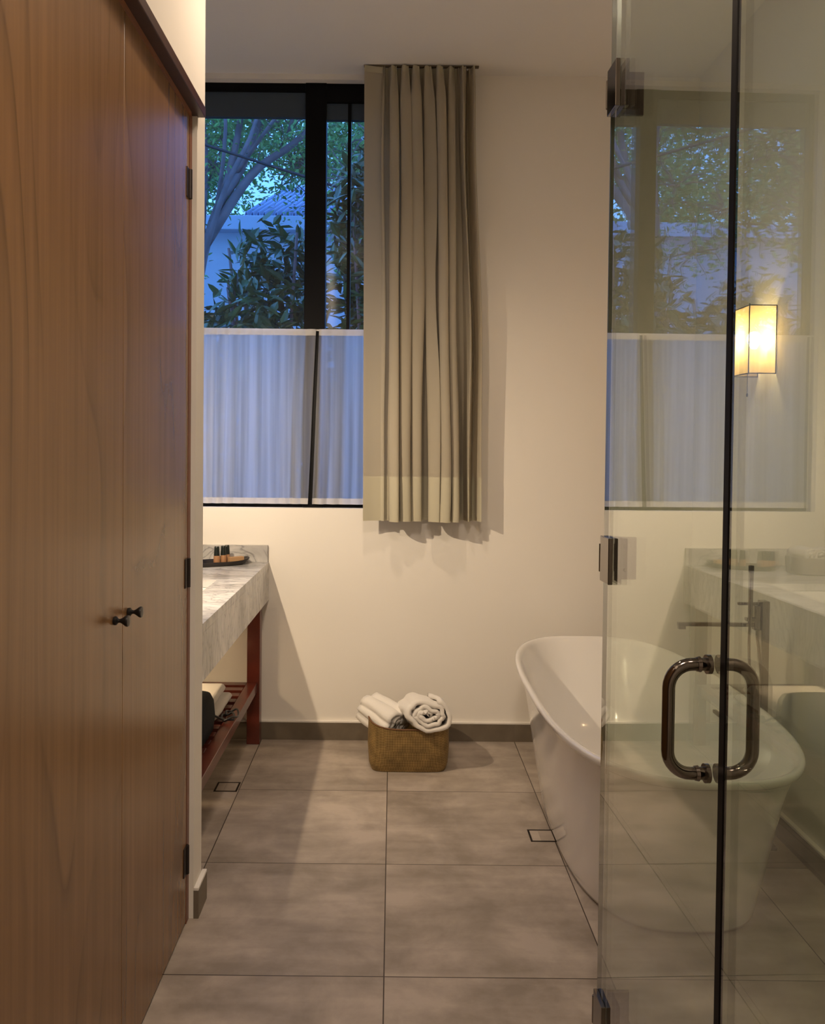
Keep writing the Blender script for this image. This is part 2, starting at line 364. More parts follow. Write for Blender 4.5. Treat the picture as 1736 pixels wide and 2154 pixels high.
sheer('sheer_curtain',-.358,.02,-.385,.02,4.7,'white sheer half curtain right of the mullion, partly behind the linen curtain',.005,7)
rod=MB().tube([(WX0+.002,4.030,1.948),(WX1-.002,4.030,1.942)],.004,8).build('curtain_rod',M['trimtop'],smooth=True)
tag(rod,'thin white rod holding the sheer half curtains across the window','curtain rod')
# ------------------------------------------------------------------ linen curtain
NF=8
def curt(u,v):
    # u along cloth, v 0 bottom .. 1 top
    z=1.055+(3.124-1.055)*v
    xl=-.135-.012*v; xr=.412-.058*(v**1.5)
    fs=.15
    if u<fs:
        t=u/fs; x=xl+(.082)*t; y=3.885+.020*t*t+.008*math.sin(t*PI)
        return (x,y,z)
    t=(u-fs)/(1-fs)
    xa=xl+.082
    wv=.075*noise.noise(Vector((t*6,z*.55,3.1)))+.03*noise.noise(Vector((t*15,z*1.2,8.1)))*(1-abs(2*v-1))
    tt=t+wv*math.sin(PI*t)*(1-v**6)
    ph=2*PI*NF*tt
    top=max(0,(v-.93)/.07)
    A=.038*(1-.45*top)*(1+.75*noise.noise(Vector((t*NF*.9,z*.5,2))))
    A*=min(1,t*7+.25)
    x=xa+(xr-xa)*t+ (.020*(1-.5*top))*math.sin(2*ph+.4)*math.sin(PI*min(1,t*1.2))**.5 + .012*noise.noise(Vector((t*9,z*1.3,6)))
    y=3.903-A*math.cos(ph)*(1-.2*top) + .010*math.sin(2*PI*24*t)*max(0,(v-.88)/.12)
    y+=(-.030*math.sin(2*PI*1.9*t+.2)+.008*math.sin(2*PI*5*t))*(1-v)*min(1,t*5)
    y=min(y,3.968); y=max(y,3.80)
    return (x,y,z)
cu=MB().grid(curt,330,70)
cur=cu.build('linen_curtain',M['linen'],smooth=True,solid=.0015)
tag(cur,'cream linen curtain hanging in pinch pleats from ceiling to below the window','curtain')
def curt_hem(u,v):
    vv=(v*.205)/(3.124-1.055)
    x,y,z=curt(u,vv); return (x,y-.0022,z-.002)
MB().grid(curt_hem,330,6).build('hem',M['linen_hem'],cur,smooth=True)
def curt_tape(u,v):
    x,y,z=curt(u,1-.014*(1-v)); return (x,y-.002,z+.004)
MB().grid(curt_tape,330,2).build('heading_tape',M['linen_hem'],cur,smooth=True)
tr=MB().box((-.15,3.895,ZC-.007),(.375,3.915,ZC)).build('curtain_track',simple('track_brown',(.10,.075,.045),.6),bevel=.002)
tag(tr,'narrow curtain track fixed to the ceiling above the linen curtain','curtain track')
# ------------------------------------------------------------------ wardrobe
wd=tag(empty('wardrobe',(-.9,1.85,0)),'built-in wardrobe with tall wooden veneer doors left of the view','wardrobe')
def wl(mb,name,m,parent=wd,**k):
    o=mb.build(name,m,parent,**k)
    if parent is wd: o.location=(.9,-1.85,0)
    return o
XF=-.590
wl(MB().box((XL+.01,YN+.02,.02),(XF-.03,YP0-.01,2.335)),'carcass',M['darkwood'])
d2=wl(MB().box((XF-.024,1.851,.008),(XF,2.432,2.338)),'door',M['veneer2'],bevel=.0005); d2['label']='right door with hinges at the wall end'
d1=wl(MB().box((XF-.024,1.21,.008),(XF,1.848,2.338)),'door',M['veneer1'],bevel=.0005); d1['label']='left door, nearer'
d0=wl(MB().box((XF-.024,.57,.008),(XF,1.207,2.338)),'door',M['veneer1'],bevel=.0005)
d00=wl(MB().box((XF-.024,-.07,.008),(XF,.567,2.338)),'door',M['veneer2'],bevel=.0005)
def knob(y,parent):
    mt=Matrix.Translation((XF,y,1.022))@Matrix.Rotation(PI/2,4,'Y')
    k=MB().lathe([(.0085,0),(.0095,.003),(.0095,.006),(.0045,.010),(.0040,.014),(.006,.018),(.0115,.026),(.0125,.029),(.0118,.032),(.004,.033)],20,mtx=mt)
    k.build('knob',M['black_metal'],parent,smooth=True,auto=True)
knob(1.790,d1); knob(1.885,d2)
for z in (2.14,1.028,.192):
    h=MB().box((XF-.003,2.402,z-.042),(XF+.003,2.442,z+.042)).tube([(XF+.004,2.432,z-.042),(XF+.004,2.432,z+.042)],.006,10)
    h.build('hinge',M['hinge_dark'],d2,bevel=.001)
wl(MB().box((XF-.02,2.435,.0),(XF+.001,YP0-.001,2.345)),'frame_stile',simple('red_brown_stile',(.17,.05,.02),.4,var=.15))
wl(MB().box((XF-.03,YN+.02,2.345),(WX+.022,YP0+.012,2.374)),'cornice',M['darkwood'],bevel=.002)
wl(MB().box((XF-.02,YN+.02,2.334),(XF+.006,YP0-.03,2.346)),'top_rail',simple('mid_brown_rail',(.24,.095,.045),.4,var=.15))
# ------------------------------------------------------------------ vanity
VX=-.583; VZ=.843; AP=.662; VY0=YP1+.005; VY1=YB-.002
van=tag(empty('vanity',(-.9,3.3,0)),'marble topped vanity with red wooden legs and slatted shelf','vanity')
def vl(mb,name,m,**k):
    o=mb.build(name,m,van,**k); o.location=(.9,-3.3,0); return o
SX0,SX1,SY0,SY1=-1.10,-.715,2.93,3.45
t=MB()
t.box((XL+.002,SY1,VZ-.03),(VX,VY1,VZ)); t.box((XL+.002,VY0,VZ-.03),(VX,SY0,VZ)); t.box((XL+.002,SY0,VZ-.03),(SX0,SY1,VZ)); t.box((SX1,SY0,VZ-.03),(VX,SY1,VZ))
vl(t,'countertop',M['marble'])
vl(MB().box((VX-.02,VY0,AP),(VX,VY1,VZ-.0305)),'apron',M['marble'])
vl(MB().box((XL+.002,VY1-.016,VZ+.0005),(VX-.004,VY1,VZ+.080)),'backsplash',M['marble'])
b=MB()
th_=.012
b.box((SX0-th_,SY0-th_,VZ-.15),(SX1+th_,SY1+th_,VZ-.14)); b.box((SX0-th_,SY0-th_,VZ-.14),(SX0,SY1+th_,VZ-.031)); b.box((SX1,SY0-th_,VZ-.14),(SX1+th_,SY1+th_,VZ-.031))
b.box((SX0,SY0-th_,VZ-.14),(SX1,SY0,VZ-.031)); b.box((SX0,SY1,VZ-.14),(SX1,SY1+th_,VZ-.031))
vl(b,'basin',M['ceramic'],bevel=.003)
for x,y in ((-.640,3.945),(-1.2,3.945),(-.640,2.62),(-1.2,2.62)):
    vl(MB().box((x-.030,y-.030,0),(x+.030,y+.030,VZ-.032)),'leg',M['redwood'],bevel=.003)
SZ=.291
vl(MB().box((-.668,2.652,SZ-.045),(-.622,3.913,SZ)),'shelf_rail',M['redwood'],bevel=.002)
vl(MB().box((-1.225,2.652,SZ-.045),(-1.18,3.913,SZ)),'shelf_rail',M['redwood'],bevel=.002)
for i in range(15):
    y=2.70+i*.086
    vl(MB().box((-1.178,y-.024,SZ-.022),(-.670,y+.024,SZ-.002)),'shelf_slat',M['redwood'],bevel=.002)
# towels on the shelf
def folded(name,x0,x1,y0,y1,z0,h,label):
    n=Vector
    k=MB(); rings=[]
    # rounded fold profile in X-Z swept along Y
    prof=[]
    for i in range(13):
        a=-PI/2+PI*i/12; prof.append((x1-h/2+h/2*math.cos(a),z0+h/2+h/2*math.sin(a)))
    prof+=[(x0+.01,z0+h),(x0,z0+h*.8),(x0,z0+h*.2),(x0+.01,z0)]
    for j in range(14):
        y=y0+(y1-y0)*j/13
        e=.004 if j in (0,13) else 0
        rings.append([(px+.004*noise.noise(n((px*20,y*14,z0*9))),y,pz+(.005*noise.noise(n((px*12,y*11,pz*30))) if pz>z0+h*.3 else 0)-(e if pz>z0+h*.5 else -e)) for px,pz in prof])
    k.loft(rings)
    o=k.build(name,M['terry'],smooth=True,auto=True)
    return tag(o,label,'towel','folded towels on the vanity shelf')
folded('folded_towel',-1.05,-.690,3.36,3.66,SZ-.001,.036,'white folded towel on the slatted shelf, lower of the two')
folded('folded_towel',-1.05,-.715,3.37,3.64,SZ+.037,.040,'white folded towel on the slatted shelf, upper of the two')
# black cloth bag with drawstring
bag=tag(empty('cloth_bag',(-.818,3.155,SZ)),'black cloth bag on the slatted shelf before the towels','bag')
def sup(cx,cy,hx,hy,z,n,k=48,zf=None):
    r=[]
    for j in range(k):
        a=2*PI*j/k; c,s=math.cos(a),math.sin(a)
        x=cx+hx*math.copysign(abs(c)**(2/n),c); y=cy+hy*math.copysign(abs(s)**(2/n),s)
        r.append((x,y,z+(zf(a) if zf else 0)))
    return r
k=MB(); k.loft([sup(0,0,hx,hy,z,4.5,40) for z,hx,hy in ((0,.125,.16),(.004,.135,.175),(.05,.14,.185),(.11,.135,.18),(.135,.125,.165),(.145,.10,.14))])
k.build('bag_body',M['blackcloth'],bag,smooth=True,bevel=0)
pts=[]
for i in range(40):
    t=i/39; a=t*2*PI*1.6
    pts.append((.165+.028*math.cos(a)+.012*t, .20+.075*t+.05*math.sin(a),.008+.012*math.sin(a*1.5)**2+.0*t))
k=MB(); k.tube([(.11,.13,.05),(.13,.17,.03),(.15,.19,.012)]+pts,.0042,8)
k.build('drawstring',M['blackrub'],bag,smooth=True)
# tray and toiletries on the counter
TA=math.radians(27)
tray=tag(empty('serving_tray',(-.805,3.872,VZ+.0005),TA),'long oval dark wooden tray on the marble counter','tray')
k=MB(); ri=[]
for z,f in ((.0,.80),(.004,.90),(.016,1.0),(.021,1.0),(.0195,.965),(.010,.86),(.006,.80)):
    ri.append([(x*f if False else x,y,z+.010*(abs(x)/.15)**4*(z>.003)) for x,y,_ in sup(0,0,.150*f+.003,.062*f,0,2.5,48)])
k.loft(ri)
k.build('tray_body',M['blacktray'],tray,smooth=True,auto=True)
def onT(u,v): return (-.805+u*math.cos(TA)-v*math.sin(TA),3.872+u*math.sin(TA)+v*math.cos(TA),VZ+.0075)
def bottle(u,v,label,first=[None]):
    if first[0] is None:
        o=empty('toiletry_bottle')
        MB().lathe([(.0135,0),(.0150,.002),(.0150,.034),(.0120,.041),(.0120,.0425)],20).build('bottle_body',M['amber'],o,smooth=True,auto=True)
        MB().lathe([(.0135,.040),(.0137,.042),(.0115,.074),(.0110,.080),(.0095,.082)],20).build('bottle_cap',M['cap'],o,smooth=True,auto=True)
        first[0]=o
    else:
        s=first[0]; o=s.copy(); col.objects.link(o)
        for c in list(s.children):
            d=c.copy(); col.objects.link(d); d.parent=o
    o.location=onT(u,v); tag(o,label,'bottle','toiletry bottles on the tray'); return o
bottle(.052,.012,'small dark capped bottle on the tray, behind the kraft box')
bottle(.030,-.008,'small dark capped bottle on the tray, touching the bottle behind kraft box')
bottle(-.004,-.020,'small dark capped bottle standing alone mid tray')
bottle(-.080,-.005,'small bottle in the reflected row of three, nearest the tray middle')
bottle(-.104,.003,'small bottle in the middle of the reflected row of three')
bottle(-.128,.000,'small bottle in the reflected row of three, at the tray end')
kb=MB().box((-.036,-.013,0),(.036,.013,.030)).build('soap_box',M['kraft'],bevel=.001); kb.location=onT(.085,-.020); kb.rotation_euler=(0,0,TA+.15)
tag(kb,'small kraft paper box lying on the tray end beside the bottles','box')
# grey fabric basket with hand towels (seen in the glass reflection)
gb=tag(empty('counter_basket',(-1.06,3.74,VZ+.0005)),'small grey fabric basket on the vanity counter near the wall','basket')
k=MB(); k.loft([sup(0,0,hx,hy,z,5,40) for z,hx,hy in ((0,.085,.062),(.003,.09,.066),(.07,.096,.07),(.075,.096,.07),(.075,.090,.064),(.01,.084,.06))],True,True)
k.build('basket_body',M['greybasket'],gb,smooth=True,auto=True)
def rolled(name,turns,r_in,pitch,length,sx,sz,thick,seed,segs=40,ridge=.002):
    k=MB(); n=int(turns*segs); prof=[]
    for i in range(n+1):
        a=2*PI*i/segs; r=r_in+pitch*a/(2*PI)*(1+.10*noise.noise(Vector((a*.35,seed,1))))
        r+=.55*pitch*noise.noise(Vector((math.cos(a)*1.6,math.sin(a)*1.6+seed,a*.15)))
        r+=ridge*math.sin(a*7+2*math.sin(a*2))
        prof.append((r*math.cos(a)*sx,r*math.sin(a)*sz))
    nl=10
    vs=[];fs=[]
    for j in range(nl+1):
        y=-length/2+length*j/nl
        q=1-.06*(abs(2*j/nl-1)**3)
        for i,(x,z) in enumerate(prof):
            dd=.010*noise.noise(Vector((x*24,y*9,z*24+seed)))*min(1,length*6)
            vs.append((x*q+dd,y+.006*noise.noise(Vector((i*.11,seed,j*.4))),z*q+dd))
    m=len(prof)
    for j in range(nl):
        for i in range(m-1): fs.append((j*m+i,j*m+i+1,(j+1)*m+i+1,(j+1)*m+i))
    k.add(vs,fs)
    o=k.build(name,M['terry'],smooth=True,solid=thick)
    return o
for (dx,dy,rz,lab) in ((-.04,.0,.35,'rolled hand towel in grey counter basket, left in reflection'),(.038,.005,-.25,'rolled hand towel in grey counter basket, right in reflection')):
    o=rolled('rolled_hand_towel',2.4,.006,.012,.11,1,1,.008,dx*50,24); o.location=(-1.06+dx,3.74+dy,VZ+.082); o.rotation_euler=(0,0,rz); tag(o,lab,'towel','hand towels in the counter basket')
# ------------------------------------------------------------------ floor basket with rolled towels
fb=tag(empty('woven_basket',(.080,3.725,0)),'low woven palm basket on the floor below the linen curtain','basket')
def zf(a): return .020*(abs(math.cos(a))**2)+.010*(math.sin(a)>0)*abs(math.sin(a))
k=MB(); rr=[]
for z,hx,hy,n,s in ((0,.150,.120,6,0),(.002,.162,.128,6,0),(.03,.172,.140,5.5,0),(.10,.178,.155,4.5,.3),(.195,.176,.165,3.2,1),(.197,.174,.163,3.2,1),(.194,.170,.159,3.2,1),(.10,.172,.149,4.5,.3),(.012,.160,.125,6,0)):
    rr.append(sup(0,0,hx,hy,z,n,72,(lambda a,s=s:zf(a)*s)))
k.loft(rr); k.build('basket_body',M['weave'],fb,smooth=True,auto=True)
k=MB(); k.tube([(p[0]*1.005,p[1]*1.005,p[2]) for p in sup(0,0,.175,.164,.196,3.2,72,zf)],.0032,8,closed=True); k.build('rim_binding',simple('brown_binding',(.16,.07,.025),.6),fb,smooth=True)
tr1=rolled('rolled_bath_towel',3.2,.010,.0205,.24,1.38,.92,.0185,3.3); tr1.location=(.140,3.665,.243); tr1.rotation_euler=(math.radians(-10),math.radians(14),math.radians(6))
tag(tr1,'white rolled towel in the woven basket, its spiral end facing front','towel','rolled towels in the woven basket')
tr2=rolled('rolled_bath_towel',2.8,.012,.0200,.19,1.18,1.0,.0175,8.8,40,.008); tr2.location=(-.026,3.725,.208); tr2.rotation_euler=(math.radians(14),math.radians(-6),math.radians(46))
tag(tr2,'white rolled towel in the woven basket, turned sideways at left','towel','rolled towels in the woven basket')
# ------------------------------------------------------------------ bathtub
tub=tag(empty('bathtub',(.868,3.0,0)),'freestanding white bathtub with flared rim on tiled floor','bathtub')
TX,TY=-.004,.005
prof=[(.0,.272,.582,.008,0,3.0),(.010,.272,.582,.008,0,3.0),(.0105,.286,.600,.008,0,3.0),(.02,.289,.604,.008,0,3.0),(.14,.305,.650,.005,0,3.0),(.28,.323,.705,.002,.002,2.95),(.40,.338,.755,0,.003,2.9),(.50,.356,.806,-.003,.004,2.9),(.514,.360,.814,TX,TY,2.9),
(.5155,.370,.835,TX,TY,2.9),(.520,.373,.841,TX,TY,2.9),(.534,.376,.844,TX,TY,2.9),(.540,.373,.841,TX,TY,2.9),(.5415,.366,.834,TX,TY,2.9),(.538,.357,.823,TX,TY,2.9),(.525,.350,.812,TX,TY,2.9),(.45,.332,.775,0,.0,2.85),(.33,.308,.710,0,0,2.8),(.22,.275,.63,0,0,2.7),(.16,.235,.56,0,0,2.6),(.135,.17,.46,0,0,2.4),(.128,.08,.25,0,0,2.2),(.126,.01,.03,0,0,2)]
k=MB(); k.loft([sup(cx,cy,hx,hy,z,n,128) for z,hx,hy,cx,cy,n in prof]); k.build('tub_shell',M['tub'],tub,smooth=True)
k=MB().box((.305,.00,.440),(.320,.060,.452)); o=k.build('overflow_slot',M['dchrome'],tub,bevel=.002)
mt=Matrix.Translation((-.0,-.15,.1275)); MB().lathe([(.028,0),(.028,.003),(.012,.005)],20,mtx=mt).build('drain_cap',M['chrome'],tub,smooth=True,auto=True)
# ------------------------------------------------------------------ tub filler
tf=tag(empty('tub_filler',(1.31,2.965,0)),'floor standing metal tub filler with hand shower behind the bathtub','faucet')
MB().box((-.045,-.045,0),(.045,.045,.012)).build('base_plate',M['chrome'],tf,bevel=.002)
MB().box((-.014,-.02,.012),(.014,.02,.868)).build('column',M['chrome'],tf,bevel=.003)
k=MB().box((-.302,-.009,.776),(-.014,.009,.789)); k.box((-.300,-.009,.765),(-.275,.009,.776)); k.build('spout',M['chrome'],tf,bevel=.002)
k=MB().box((-.036,-.012,.765),(-.014,.012,.85)); k.box((-.092,-.006,.852),(.006,.006,.862)); k.build('lever_handle',M['chrome'],tf,bevel=.002)
k=MB().box((-.072,-.034,.80),(-.036,-.010,.812)); k.build('shower_bracket',M['chrome'],tf,bevel=.002)
k=MB().tube([(-.060,-.030,.79),(-.059,-.030,.97),(-.059,-.030,.992)],[.0075,.0085,.0085],12); k.build('hand_shower',M['chrome'],tf,smooth=True,auto=True)
MB().tube([(-.059,-.030,.972),(-.059,-.030,.995)],.0092,12).build('shower_head_ring',M['seal'],tf,smooth=True,auto=True)
hp=[(-.060,-.030,.79),(-.062,-.030,.74),(-.060,-.03,.66),(-.052,-.03,.56),(-.040,-.028,.46),(-.028,-.025,.42),(-.014,-.022,.46),(-.012,-.022,.56),(-.020,-.024,.66),(-.030,-.022,.74),(-.028,-.014,.768)]
def smoothpts(p,n=6):
    out=[]; p=[Vector(x) for x in p]
    for i in range(len(p)-1):
        a=p[max(i-1,0)];b=p[i];c=p[i+1];d=p[min(i+2,len(p)-1)]
        for j in range(n):
            t=j/n; out.append(.5*((2*b)+(c-a)*t+(2*a-5*b+4*c-d)*t*t+(3*b-a-3*c+d)*t**3))
    out.append(p[-1]); return out
MB().tube(smoothpts(hp),.0052,8).build('shower_hose',M['chrome'],tf,smooth=True)
# ------------------------------------------------------------------ floor drains
def drain(x,y,label,s=.047):
    k=MB(); t=.0065
    k.box((-s,-s,0),(s,-s+t,.0012)); k.box((-s,s-t,0),(s,s,.0012)); k.box((-s,-s+t,0),(-s+t,s-t,.0012)); k.box((s-t,-s+t,0),(s,s-t,.0012))
    e=tag(empty('floor_drain',(x,y,.0002)),label,'drain','square tile insert floor drains')
    k.build('drain_frame',M['steel'],e)
    MB().box((-s+t+.001,-s+t+.001,0),(s-t-.001,s-t-.001,.0008)).build('tile_insert',M['insert'],e)
drain(-.663,3.424,'square floor drain in front of the vanity shelf')
drain(.551,3.018,'square floor drain at the left foot of the bathtub')
# ------------------------------------------------------------------ wall sconces
def sconce(name,loc,rz,label,bm_='bulb'):
    # local: wall at y=0, box sticks out along -y ; half width w, depth d
    s=tag(empty(name,loc,rz),label,'lamp')
    w_,d,h=.078,.103,.252
    k=MB()
    k.add([(-w_,0,0),(-w_,-d,0),(w_,-d,0),(w_,0,0),(-w_,0,h),(-w_,-d,h),(w_,-d,h),(w_,0,h)],[(0,1,5,4),(1,2,6,5),(2,3,7,6)])
    k.build('lamp_shade',M['shade'],s)
    k=MB(); r=.0022
    for z in (0,h): k.tube([(-w_,-.001,z),(-w_,-d,z)],r,6); k.tube([(-w_,-d,z),(w_,-d,z)],r,6); k.tube([(w_,-d,z),(w_,-.001,z)],r,6)
    for x in (-w_,w_):
        k.tube([(x,-d,-.004),(x,-d,h+.006)],r,6); k.tube([(x,-.002,0),(x,-.002,h)],r,6)
    k.build('wire_frame',M['wire'],s)
    k=MB().box((-.03,-.012,.04),(.03,-.0005,.09)).tube([(0,-.012,.065),(0,-d*.5,.065),(0,-d*.5,.075)],.004,8).tube([(0,-d*.5,.07),(0,-d*.5,.098)],.009,12)
    k.build('lamp_holder',M['trimtop'],s)
    k=MB().lathe([(.008,-.038),(.014,-.030),(.021,-.018),(.0255,0),(.021,.016),(.012,.024),(.002,.0265)],20,(0,-d*.5,.137))
    k.build('bulb',M[bm_],s,smooth=True)
    k=MB().tube([(w_*.1,-d*.75,.07),(w_*.1,-d*.75,-.075)],.0012,5).lathe([(.003,-.083),(.004,-.075),(.002,-.07)],8,(w_*.1,-d*.75,0)); k.build('pull_cord',M['wire'],s)
    return s
sconce('wall_sconce',(XR-.0005,3.225,1.682),-PI/2,'lit cream box wall lamp with thin dark frame, beyond the glass')
sp=tag(empty('wall_spotlight',(-.90,YP1+.0005,1.84)),'small lit wall spotlight on the partition, mirrored behind the sheer curtain','lamp')
MB().lathe([(.004,0),(.030,.001),(.030,.012),(.004,.014)],24,mtx=Matrix.Rotation(-PI/2,4,'X')).build('wall_plate',M['black_metal'],sp,smooth=True,auto=True)
MB().tube([(0,.012,0),(0,.075,0),(0,.085,-.004)],.005,10).build('arm',M['black_metal'],sp,smooth=True)
SD=Vector((.40,1.32,-1.15)).normalized()
q=SD.to_track_quat('Z','Y').to_matrix().to_4x4(); mt=Matrix.Translation((0,.095,-.010))@q
MB().lathe([(.012,-.03),(.030,-.022),(.036,.0),(.037,.028),(.0355,.028),(.0345,.0),(.028,-.020),(.010,-.026)],28,mtx=mt).build('spot_head',M['black_metal'],sp,smooth=True,auto=True)
MB().lathe([(.008,-.018),(.020,-.012),(.024,.004),(.018,.014),(.004,.018)],20,mtx=mt).build('bulb',M['bulb2'],sp,smooth=True)
# ------------------------------------------------------------------ shower enclosure glass
TH=math.radians(1.2); C0=.492; HY=1.812
def gx(y): return (C0-y*math.sin(TH))/math.cos(TH)
dr=tag(empty('shower_door',(gx(HY),HY,0),TH),'clear glass shower door with metal pull handle and three hinges','shower door')
ZT=2.62
MB().box((0,-.621,.012),(.010,-.004,ZT)).build('glass_pane',M['glass'],dr)
MB().box((.0005,-.0038,.012),(.0095,-.0012,ZT)).build('glass_edge',M['glassedge'],dr)
MB().box((-.0015,-.6400,.012),(.004,-.6215,ZT)).build('seal_strip',M['seal'],dr,bevel=.001)
def hinge(zc):
    k=MB()
    k.box((-.010,-.074,zc-.048),(-.0003,-.010,zc+.048)); k.box((.0103,-.074,zc-.048),(.018,-.010,zc+.048))
    k.box((.012,-.018,zc-.045),(.066,-.0095,zc+.045))
    k.tube([(-.006,-.006,zc-.03),(-.006,-.006,zc+.03)],.0055,10)
    for s in (-1,1): k.tube([(.042,-.018,zc+s*.025),(.042,-.0205,zc+s*.025)],.004,10)
    k.build('hinge',M['dchrome'],dr,bevel=.0018)
for z in (2.145,1.165,.185): hinge(z)
hd=MB(); hy=-.586; z0,z1=.926,1.086; so=.066; rb=.034; path=[]
def side(sg,off):
    so=.061 if sg<0 else .053
    x0=off; p=[(x0,hy,z1)]
    p.append((x0+sg*(so-rb),hy,z1))
    for i in range(1,9):
        a=PI/2*i/8; p.append((x0+sg*(so-rb+rb*math.sin(a)),hy,z1-rb+rb*math.cos(a)))
    for i in range(0,9):
        a=PI/2*i/8; p.append((x0+sg*(so-rb+rb*math.cos(a)),hy,z0+rb-rb*math.sin(a)))
    p.append((x0,hy,z0)); return p
hd.tube(side(-1,-.0004),.0093,18); hd.tube(side(1,.0104),.0093,18)
for z in (z0,z1):
    hd.tube([(-.0006,hy,z),(-.007,hy,z)],.0140,18); hd.tube([(.0106,hy,z),(.017,hy,z)],.0140,18)
    hd.tube([(-.016,hy,z),(-.021,hy,z)],[.0115,.0105],18)
hd.build('pull_handle',M['dchrome'],dr,smooth=True,auto=True)['label']='double sided D shaped metal pull handle'
fx=tag(empty('fixed_shower_panel',(gx(HY),HY,0),TH),'fixed clear glass panel right of the shower door','shower screen')
MB().box((0,-1.75,.0),(.010,-.6405,ZT)).build('glass_pane',M['glass'],fx)
rp=tag(empty('return_shower_panel',(gx(HY)+.012,HY,0)),'clear glass shower panel at right angles behind the hinges','shower screen')
MB().box((.0005,-.0085,0),(XR-gx(HY)-.013,.0015,ZT)).build('glass_pane',M['glass'],rp)
# ------------------------------------------------------------------ outside
g=struct(MB().box((-14,YB+.16,-.2),(8,34,-.02)).build('ground',M['soil']),'dark garden ground outside','ground')
def leafmesh(mb,pos,size,R,wide=.36,up=.2):
    d=Vector((R.gauss(0,1),R.gauss(0,1),R.gauss(0,.7)-up)).normalized()
    s=d.cross(Vector((R.gauss(0,.5),R.gauss(0,.5),1))).normalized(); nrm=s.cross(d)
    p=Vector(pos); l=size*R.uniform(.7,1.25); w_=l*wide*.5
    vs=[p,p+d*l*.35+s*w_+nrm*l*.06,p+d*l*.72+s*w_*.7+nrm*l*.05,p+d*l,p+d*l*.72-s*w_*.7+nrm*l*.05,p+d*l*.35-s*w_+nrm*l*.06,p+d*l*.38,p+d*l*.72]
    mb.add(vs,[(0,1,6),(1,2,7,6),(2,3,7),(0,6,5),(6,7,4,5),(7,3,4)])
def shrub(x,y,ztop,rx,ry,n,size,label,seed):
    rr=random.Random(seed); s=tag(empty('garden_shrub',(x,y,-.02)),label,'shrub','glossy shrubs outside the window')
    k=MB()
    for i in range(n):
        while True:
            a,b,c=rr.uniform(-1,1),rr.uniform(-1,1),rr.uniform(0,1)
            rad=math.sqrt(a*a+b*b)
            lim=1 if c<.55 else math.sqrt(max(0,1-((c-.55)/.45)**2))
            if rad<=lim*(.86+.3*noise.noise(Vector((a*2,c*4,seed)))): break
        leafmesh(k,(a*rx,b*ry,.3+c*(ztop-.3)),size,rr,.34)
    k.build('foliage',M['leafbig'],s)
    k=MB()
    for i in range(7):
        a=rr.uniform(0,2*PI); e=(math.cos(a)*rx*.6,math.sin(a)*ry*.6,ztop*rr.uniform(.75,.95))
        k.tube(smoothpts([(e[0]*.1,e[1]*.1,0),(e[0]*.4,e[1]*.4,ztop*.4),e],4),[.018-.001*j for j in range(9)],6)
    k.build('stem',M['bark'],s)
for i,(x,y,zt,rx,ry,n,lab) in enumerate((
  (-.12,5.45,3.42,.42,.45,5200,'tall glossy shrub outside, right of the window mullion'),
  (-.80,5.6,2.93,.50,.5,5000,'dark glossy shrub outside below the corrugated roof'),
  (-1.65,5.7,2.60,.58,.5,4400,'low glossy shrub outside at the left edge of the window'),
  (-2.75,5.9,2.95,.62,.5,3600,'glossy shrub seen reflected in the glass, left of the white house wall'),
  (-3.95,6.3,2.75,.65,.5,2800,'low glossy shrub seen reflected above the wall lamp'))):
    shrub(x,y,zt,rx,ry,n,.125,lab,i*13+5)
def tree(name,base,segs,cl,n,size,label,seed,rad):
    rr=random.Random(seed); s=tag(empty(name,(base[0],base[1],-.02)),label,'tree','trees beyond the shrubs')
    k=MB()
    for pts,r0,r1 in segs:
        p=smoothpts([(q[0]-base[0],q[1]-base[1],q[2]) for q in pts],5); m_=len(p)
        k.tube(p,[r0+(r1-r0)*i/(m_-1) for i in range(m_)],9)
    k.build('trunk',M['bark'],s,smooth=True)
    # twigs + leaves
    k=MB(); t=MB()
    for (cx,cy,cz,r) in cl:
        for i in range(int(n/len(cl))):
            a=Vector((rr.gauss(0,.5),rr.gauss(0,.5),rr.gauss(0,.5)))
            leafmesh(k,(cx-base[0]+a.x*r,cy-base[1]+a.y*r,cz+a.z*r),size,rr,.45)
        for i in range(12):
            a=Vector((rr.gauss(0,1),rr.gauss(0,1),rr.gauss(0,1))).normalized()*r*.9
            c=Vector((cx-base[0],cy-base[1],cz)); b=c+a*.5+Vector((rr.uniform(-.1,.1),0,rr.uniform(-.1,.1)))
            t.tube([c,b,c+a],[.012,.008,.004],5)
    o_=len(k.v); k.v+=t.v; k.f+=[tuple(i+o_ for i in f) for f in t.f]; k.mi+=[1]*len(t.f); k.build('foliage',[M['leafsmall'],M['bark']],s)
